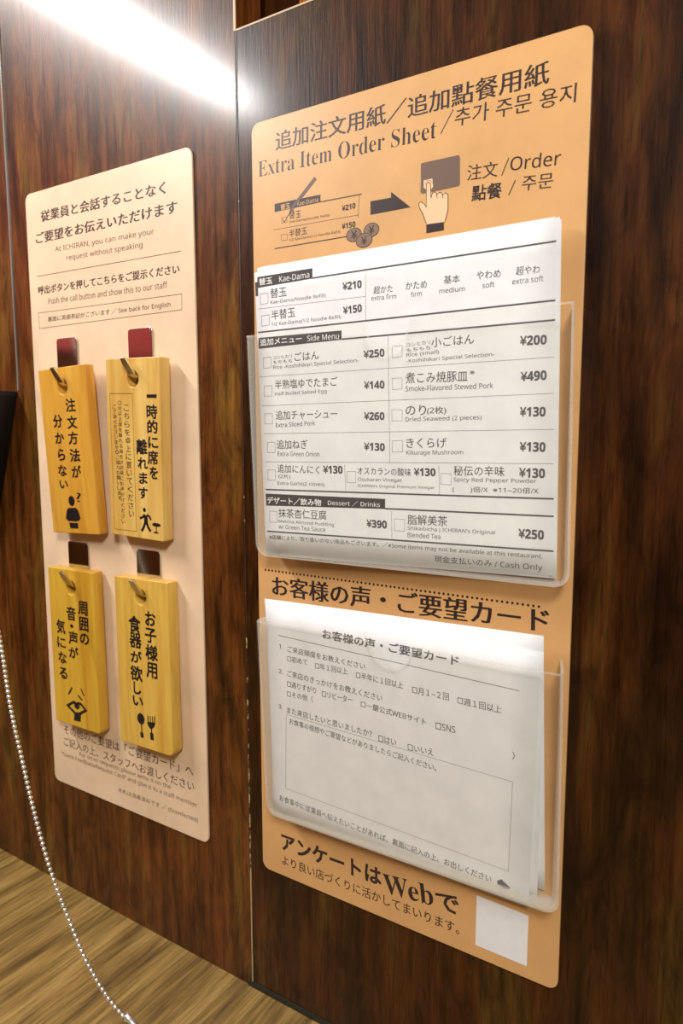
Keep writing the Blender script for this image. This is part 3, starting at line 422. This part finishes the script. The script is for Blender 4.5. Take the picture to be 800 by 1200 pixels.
def pocket(S, label):
    M = frame(S); W_, H_ = S['w'], S['h']; r = 7.0; n = 8
    # front plate with a thumb notch at the top
    ol = rrect(W_, H_, (r, r, 0.6, 0.6), n); top = []
    # insert notch between tr and tl corners
    k = 3*(n+1); nr = 11.5
    arc = [(W_/2 + nr*math.cos(math.radians(a)), H_ + nr*math.sin(math.radians(a))) for a in range(0, -181, -12)]
    ol = ol[:k] + arc + ol[k:]
    po = plate('pocket', ol, 1.2, M_ACR, None, (), 0.25); po.matrix_world = M
    po.parent = rc; po.matrix_parent_inverse = rc.matrix_world.inverted(); po['label'] = label
    # rim: left side, rounded bottom, right side, running back to the card
    path = [(0, H_)] + [(0, r + (H_-r)*(1-t/6)) for t in range(1, 6)]
    path += [(r+r*math.cos(math.radians(a)), r+r*math.sin(math.radians(a))) for a in range(180, 271, 10)]
    path += [(W_-r+r*math.cos(math.radians(a)), r+r*math.sin(math.radians(a))) for a in range(270, 361, 10)]
    path += [(W_, r + (H_-r)*t/6) for t in range(1, 7)]
    bm = bmesh.new(); rows = []; th = 1.2; Mi = M.inverted()
    for i, (u, v) in enumerate(path):
        cx, cy = min(max(u, r), W_-r), max(v, r); d = Vector((cx-u, cy-v)); d = d.normalized() if d.length > 1e-6 else Vector((1, 0))
        if v > r + 1e-6: d = Vector((1 if u < W_/2 else -1, 0))
        row = []
        for inn in (0, th):
            f = M @ Vector(((u+d.x*inn)*MM, (v+d.y*inn)*MM, -1.21*MM)); b = Vector((min(f.x, 0.1722 - inn*MM), -0.0001, f.z))
            row += [bm.verts.new(Mi @ f), bm.verts.new(Mi @ b)]
        rows.append(row)
    for a, b in zip(rows, rows[1:]):
        for i, j in ((0, 1), (1, 3), (3, 2), (2, 0)): bm.faces.new((a[i], a[j], b[j], b[i]))
    for q in (rows[0], rows[-1]): bm.faces.new((q[0], q[1], q[3], q[2]))
    rim = from_bm('pocket_rim', bm, M_ACRE, po)
    edge_glint = [[(0.6, H_-0.6), (W_/2-nr-0.5, H_-0.6)] + [(W_/2 + (nr+0.5)*math.cos(math.radians(a)), H_ + (nr+0.5)*math.sin(math.radians(a))) for a in range(-172, 0, 14)] + [(W_/2+nr+0.5, H_-0.6), (W_-0.6, H_-0.6)]]
    shapes('edge_glint', [['l', edge_glint[0], 0.9]], 0.04); emit('edge_glint', 'pocket_edge_glint', M_ACRE, po)  # flat milky strip, a painted highlight along the pocket's top edge
    return po
pocket(SURF['P1'], 'upper clear acrylic pocket'); pocket(SURF['P2'], 'lower clear acrylic pocket')

# ---------------------------------------------------------------- paper in the pockets
def sheet(name, S, m, dz, du=0.0, dv=0.0, rot=0.0, w=None, h=None, r=0.4, curl=None):
    """a thin sheet; dz = how far behind the front sheet"""
    W_, H_ = w or S['w'], h or S['h']
    nx, ny = 10, 12; bm = bmesh.new(); g = []
    for side in (0, 1):
        for j in range(ny+1):
            for i in range(nx+1):
                u, v = W_*i/nx, H_*j/ny; z = curl(u/W_, v/H_) if curl else 0.0
                g.append(bm.verts.new((u*MM, v*MM, (z - 0.12*side)*MM)))
    q = lambda s, i, j: g[s*(nx+1)*(ny+1) + j*(nx+1) + i]
    for j in range(ny):
        for i in range(nx):
            bm.faces.new((q(0, i, j), q(0, i+1, j), q(0, i+1, j+1), q(0, i, j+1))); bm.faces.new((q(1, i, j), q(1, i, j+1), q(1, i+1, j+1), q(1, i+1, j)))
    for i in range(nx):
        bm.faces.new((q(0, i, 0), q(1, i, 0), q(1, i+1, 0), q(0, i+1, 0))); bm.faces.new((q(0, i, ny), q(0, i+1, ny), q(1, i+1, ny), q(1, i, ny)))
    for j in range(ny):
        bm.faces.new((q(0, 0, j), q(0, 0, j+1), q(1, 0, j+1), q(1, 0, j))); bm.faces.new((q(0, nx, j), q(1, nx, j), q(1, nx, j+1), q(0, nx, j+1)))
    bm.normal_update()
    me = bpy.data.meshes.new(name); bm.to_mesh(me); bm.free(); me.polygons.foreach_set('use_smooth', [True]*len(me.polygons))
    o = link(name, me, None, m)
    o.matrix_world = frame(S) @ Matrix.Translation((du*MM, dv*MM, -dz*MM)) @ Matrix.Rotation(math.radians(rot), 4, 'Z')
    return o
so = SURF['OS']
f = sheet('order_sheet', so, M_PAPER, 0)
shapes('os', P_['OSs'][1:3], ZP)
rules = [e for e in P_['OSs'] if e[0] == 'l']; bars = [e for e in P_['OSs'] if e[0] == 'p']
LAYERS['os'] = LAYERS['os'][:-2]
shapes('os', rules, ZP)
emit('os', 'printed_text', M_INKS, f);  emit('osw', 'reversed_text', M_INKW, f)
for e in bars: shapes('bar', [e], 0.085); emit('bar', 'heading_bar', M_INKBAR, f)
tag(f, 'white printed menu order sheet with prices, frontmost in the upper clear pocket', 'paper')
offs = [(-1.7, -1.6, 0.15), (0.9, 0.4, -0.35), (1.3, -0.8, -0.2), (-0.6, 0.8, 0.1), (0.6, 1.1, -0.15), (-0.3, 0.5, 0.25)]
for k, (du, dv, ro) in enumerate(offs):
    s = sheet('order_sheet', so, M_PAPER, 0.30*(k+1), du, dv, ro)
    if k == 0:
        shapes('b', [['p', [[0.15, 136.5], [3, 136.5], [3, 143.6], [0.15, 143.6]]]], ZP); emit('b', 'heading_bar', M_INKBAR, s)
        tag(s, 'second white order sheet, its dark bar end jutting out left of the front one', 'paper')
    else:
        tag(s, 'white order sheet stacked behind the two front menu sheets, only its edges showing', 'paper', 'order sheets stacked at the back of the upper pocket')
sv = SURF['SA']
s = sheet('survey_card', sv, M_PAPER, 0)
shapes('sa', P_['SAs'], ZP); emit('sa', 'printed_text', M_INKSV, s)
tag(s, 'white printed customer survey card with an empty comment box, front of the lower pocket', 'paper')
sb = sheet('survey_card', SURF['SB'], M_PAPER, 0)
tag(sb, 'white card behind the survey card, its tilted right edge sticking out at lower right', 'paper')
sc_ = sheet('survey_card', SURF['SC'], M_PAPER, 0)
tag(sc_, 'middle white card whose rounded corner peeks out under the tilted rear card', 'paper')

# ---------------------------------------------------------------- hooks and wooden tags
HOOKS = {1: (-171.3, 320.6), 2: (-100.5, 321.5), 3: (-169.2, 183.2), 4: (-99.9, 184.0)}
HL = {1: 'steel hook plate above the wooden tag with the question-mark figure', 2: 'steel hook plate above the wooden tag with the walking figure',
      3: 'steel hook plate above the wooden tag with the figure holding its head', 4: 'steel hook plate above the wooden tag with spoon and fork'}
TL = {1: 'orange-yellow wooden tag with a black question-mark figure, upper left, hanging askew', 2: 'pale wooden tag with framed small writing and a walking figure by a table, upper right',
      3: 'yellow wooden tag with a figure holding its head, lower left', 4: 'yellow wooden tag with a spoon and fork drawing, lower right'}
TINT = {1: (0.68, 0.36, 0.045), 2: (0.74, 0.49, 0.13), 3: (0.66, 0.40, 0.04), 4: (0.70, 0.45, 0.08)}
HOLE = (24.0, {1: 96.6, 2: 97.2, 3: 98.3, 4: 98.7})
for k in (1, 2, 3, 4):
    S = SURF['T%d' % k]; F = frame(S)
    hx, hy = HOLE[0], HOLE[1][k]
    ring = [(hx + 5.1*math.cos(math.radians(a)), hy + 5.1*math.sin(math.radians(a))) for a in range(0, 360, 15)]
    th = S['th']
    t = empty('wooden_tag', F)
    plate('tag_board', rrect(S['w'], S['h'], (1.0, 4.0 if k == 4 else (2.6 if k == 3 else 1.2), 0.8, 0.8), 5), th, tag_wood('tag_wood_%d' % k, TINT[k], k*3.7), t, (ring,), 0.45)
    if k == 2: shapes('t2s', P_['T2b'], ZP); emit('t2s', 'framed_small_text', M_INKBR, t)
    emit('t%d' % k, 'brush_lettering', M_INK, t)
    shapes('a', P_['T%df' % k], ZP); emit('a', 'pictogram', M_INK, t)
    if k == 1: shapes('a', P_['T1x'], 0.09); emit('a', 'pictogram_arms', t.children[0].data.materials[0], t)
    tag(t, TL[k], 'tag', 'wooden tags on the request card')
    # hook: plate on the card, strip prong through the tag's hole
    x, z = HOOKS[k]; h = empty('steel_hook', Matrix.Translation((x*MM, 0, z*MM)) @ WALLF)
    plate('back_plate', rrect(21.3, 45, (1, 1, 2.2, 2.2), 4, 0, -45), 1.1, M_STEEL, h, (), 0.3, 1.15)
    c = F @ Vector((hx*MM, hy*MM, 0)); c = h.matrix_world.inverted() @ c          # hole centre in hook space
    path = [(c.x/MM+1.2, c.y/MM+0.2, 1.0), (c.x/MM+1.2, c.y/MM+1.0, 6.0), (c.x/MM+0.8, c.y/MM+1.8, c.z/MM-1.5), (c.x/MM+0.6, c.y/MM+3.2, c.z/MM+1.0), (c.x/MM-0.2, c.y/MM+8.4, c.z/MM+4.2), (c.x/MM-0.6, c.y/MM+12.2, c.z/MM+6.4)]
    bm = bmesh.new(); rows = []; hw = 2.5; ht = 0.9
    for i, q in enumerate(path):
        q = Vector(q); a = Vector(path[max(i-1, 0)]); b = Vector(path[min(i+1, len(path)-1)]); d = (b-a).normalized(); n = Vector((1, 0, 0)).cross(d).normalized()
        sx = hw if i < len(path)-1 else hw*0.8
        rows.append([bm.verts.new((q + Vector((sx*s1, 0, 0)) + n*ht*s2)*MM) for s1, s2 in ((-1, -1), (1, -1), (1, 1), (-1, 1))])
    for a, b in zip(rows, rows[1:]):
        for i in range(4): bm.faces.new((a[i], a[(i+1) % 4], b[(i+1) % 4], b[i]))
    bm.faces.new(rows[0]); bm.faces.new(rows[-1])
    pr = from_bm('prong', bm, M_BRASSY, h)
    md = pr.modifiers.new('bevel', 'BEVEL'); md.width = 0.0003; md.segments = 2
    tag(h, HL[k], 'hook', 'steel hooks on the request card')

# ---------------------------------------------------------------- ball chain
PT = [Vector(p_) for p_ in CHAIN]
def cr(p0, p1, p2, p3, t): return 0.5*((2*p1) + (p2-p0)*t + (2*p0-5*p1+4*p2-p3)*t*t + (-p0+3*p1-3*p2+p3)*t**3)
dense = []
for i in range(len(PT)-1):
    a, b = PT[max(i-1, 0)], PT[min(i+2, len(PT)-1)]
    dense += [cr(a, PT[i], PT[i+1], b, t/20) for t in range(20)]
dense.append(PT[-1])
beads = []; acc = 0.0; pitch = 0.0031; nxt = 0.0
for a, b in zip(dense, dense[1:]):
    L_ = (b-a).length
    while nxt <= acc + L_: beads.append(a.lerp(b, (nxt-acc)/L_)); nxt += pitch
    acc += L_
chn = empty('ball_chain', Matrix.Translation(PT[-1]))
tag(chn, 'thin silver ball chain curving down onto the counter at lower left', 'chain')
bm = bmesh.new(); bmesh.ops.create_icosphere(bm, subdivisions=2, radius=0.0014)
bv = [v.co.copy() for v in bm.verts]; bf = [tuple(v.index for v in f_.verts) for f_ in bm.faces]; bm.free()
V, Fc = [], []
for c in beads:
    k = len(V); V += [tuple(v + c - PT[-1]) for v in bv]; Fc += [tuple(i+k for i in f_) for f_ in bf]
me = bpy.data.meshes.new('beads'); me.from_pydata(V, [], Fc); me.update(); me.polygons.foreach_set('use_smooth', [True]*len(me.polygons))
bo = link('beads', me, chn, M_BEAD); bo['kind'] = 'stuff'
cu = bpy.data.curves.new('link_wire', 'CURVE'); cu.dimensions = '3D'; cu.bevel_depth = 0.00035; cu.bevel_resolution = 1
sp = cu.splines.new('POLY'); dd = dense[::6]; sp.points.add(len(dd)-1)
for p_, q in zip(sp.points, dd): p_.co = (*(q - PT[-1]), 1)
o = bpy.data.objects.new('w', cu); C.objects.link(o); bpy.context.view_layer.update()
me = bpy.data.meshes.new_from_object(o.evaluated_get(bpy.context.evaluated_depsgraph_get())); bpy.data.objects.remove(o)
me.materials.clear(); link('link_wire', me, chn, M_STEEL)
bm = bmesh.new(); d = (PT[-1]-PT[-2]).normalized()
bmesh.ops.create_cone(bm, cap_ends=True, segments=16, radius1=0.0016, radius2=0.0016, depth=0.014)
bmesh.ops.transform(bm, matrix=Matrix.Translation(Vector((0.0035, 0.0006, -0.0002))) @ d.to_track_quat('Z', 'Y').to_matrix().to_4x4() , verts=bm.verts)
from_bm('chain_coupling', bm, M_BEAD, chn, True)
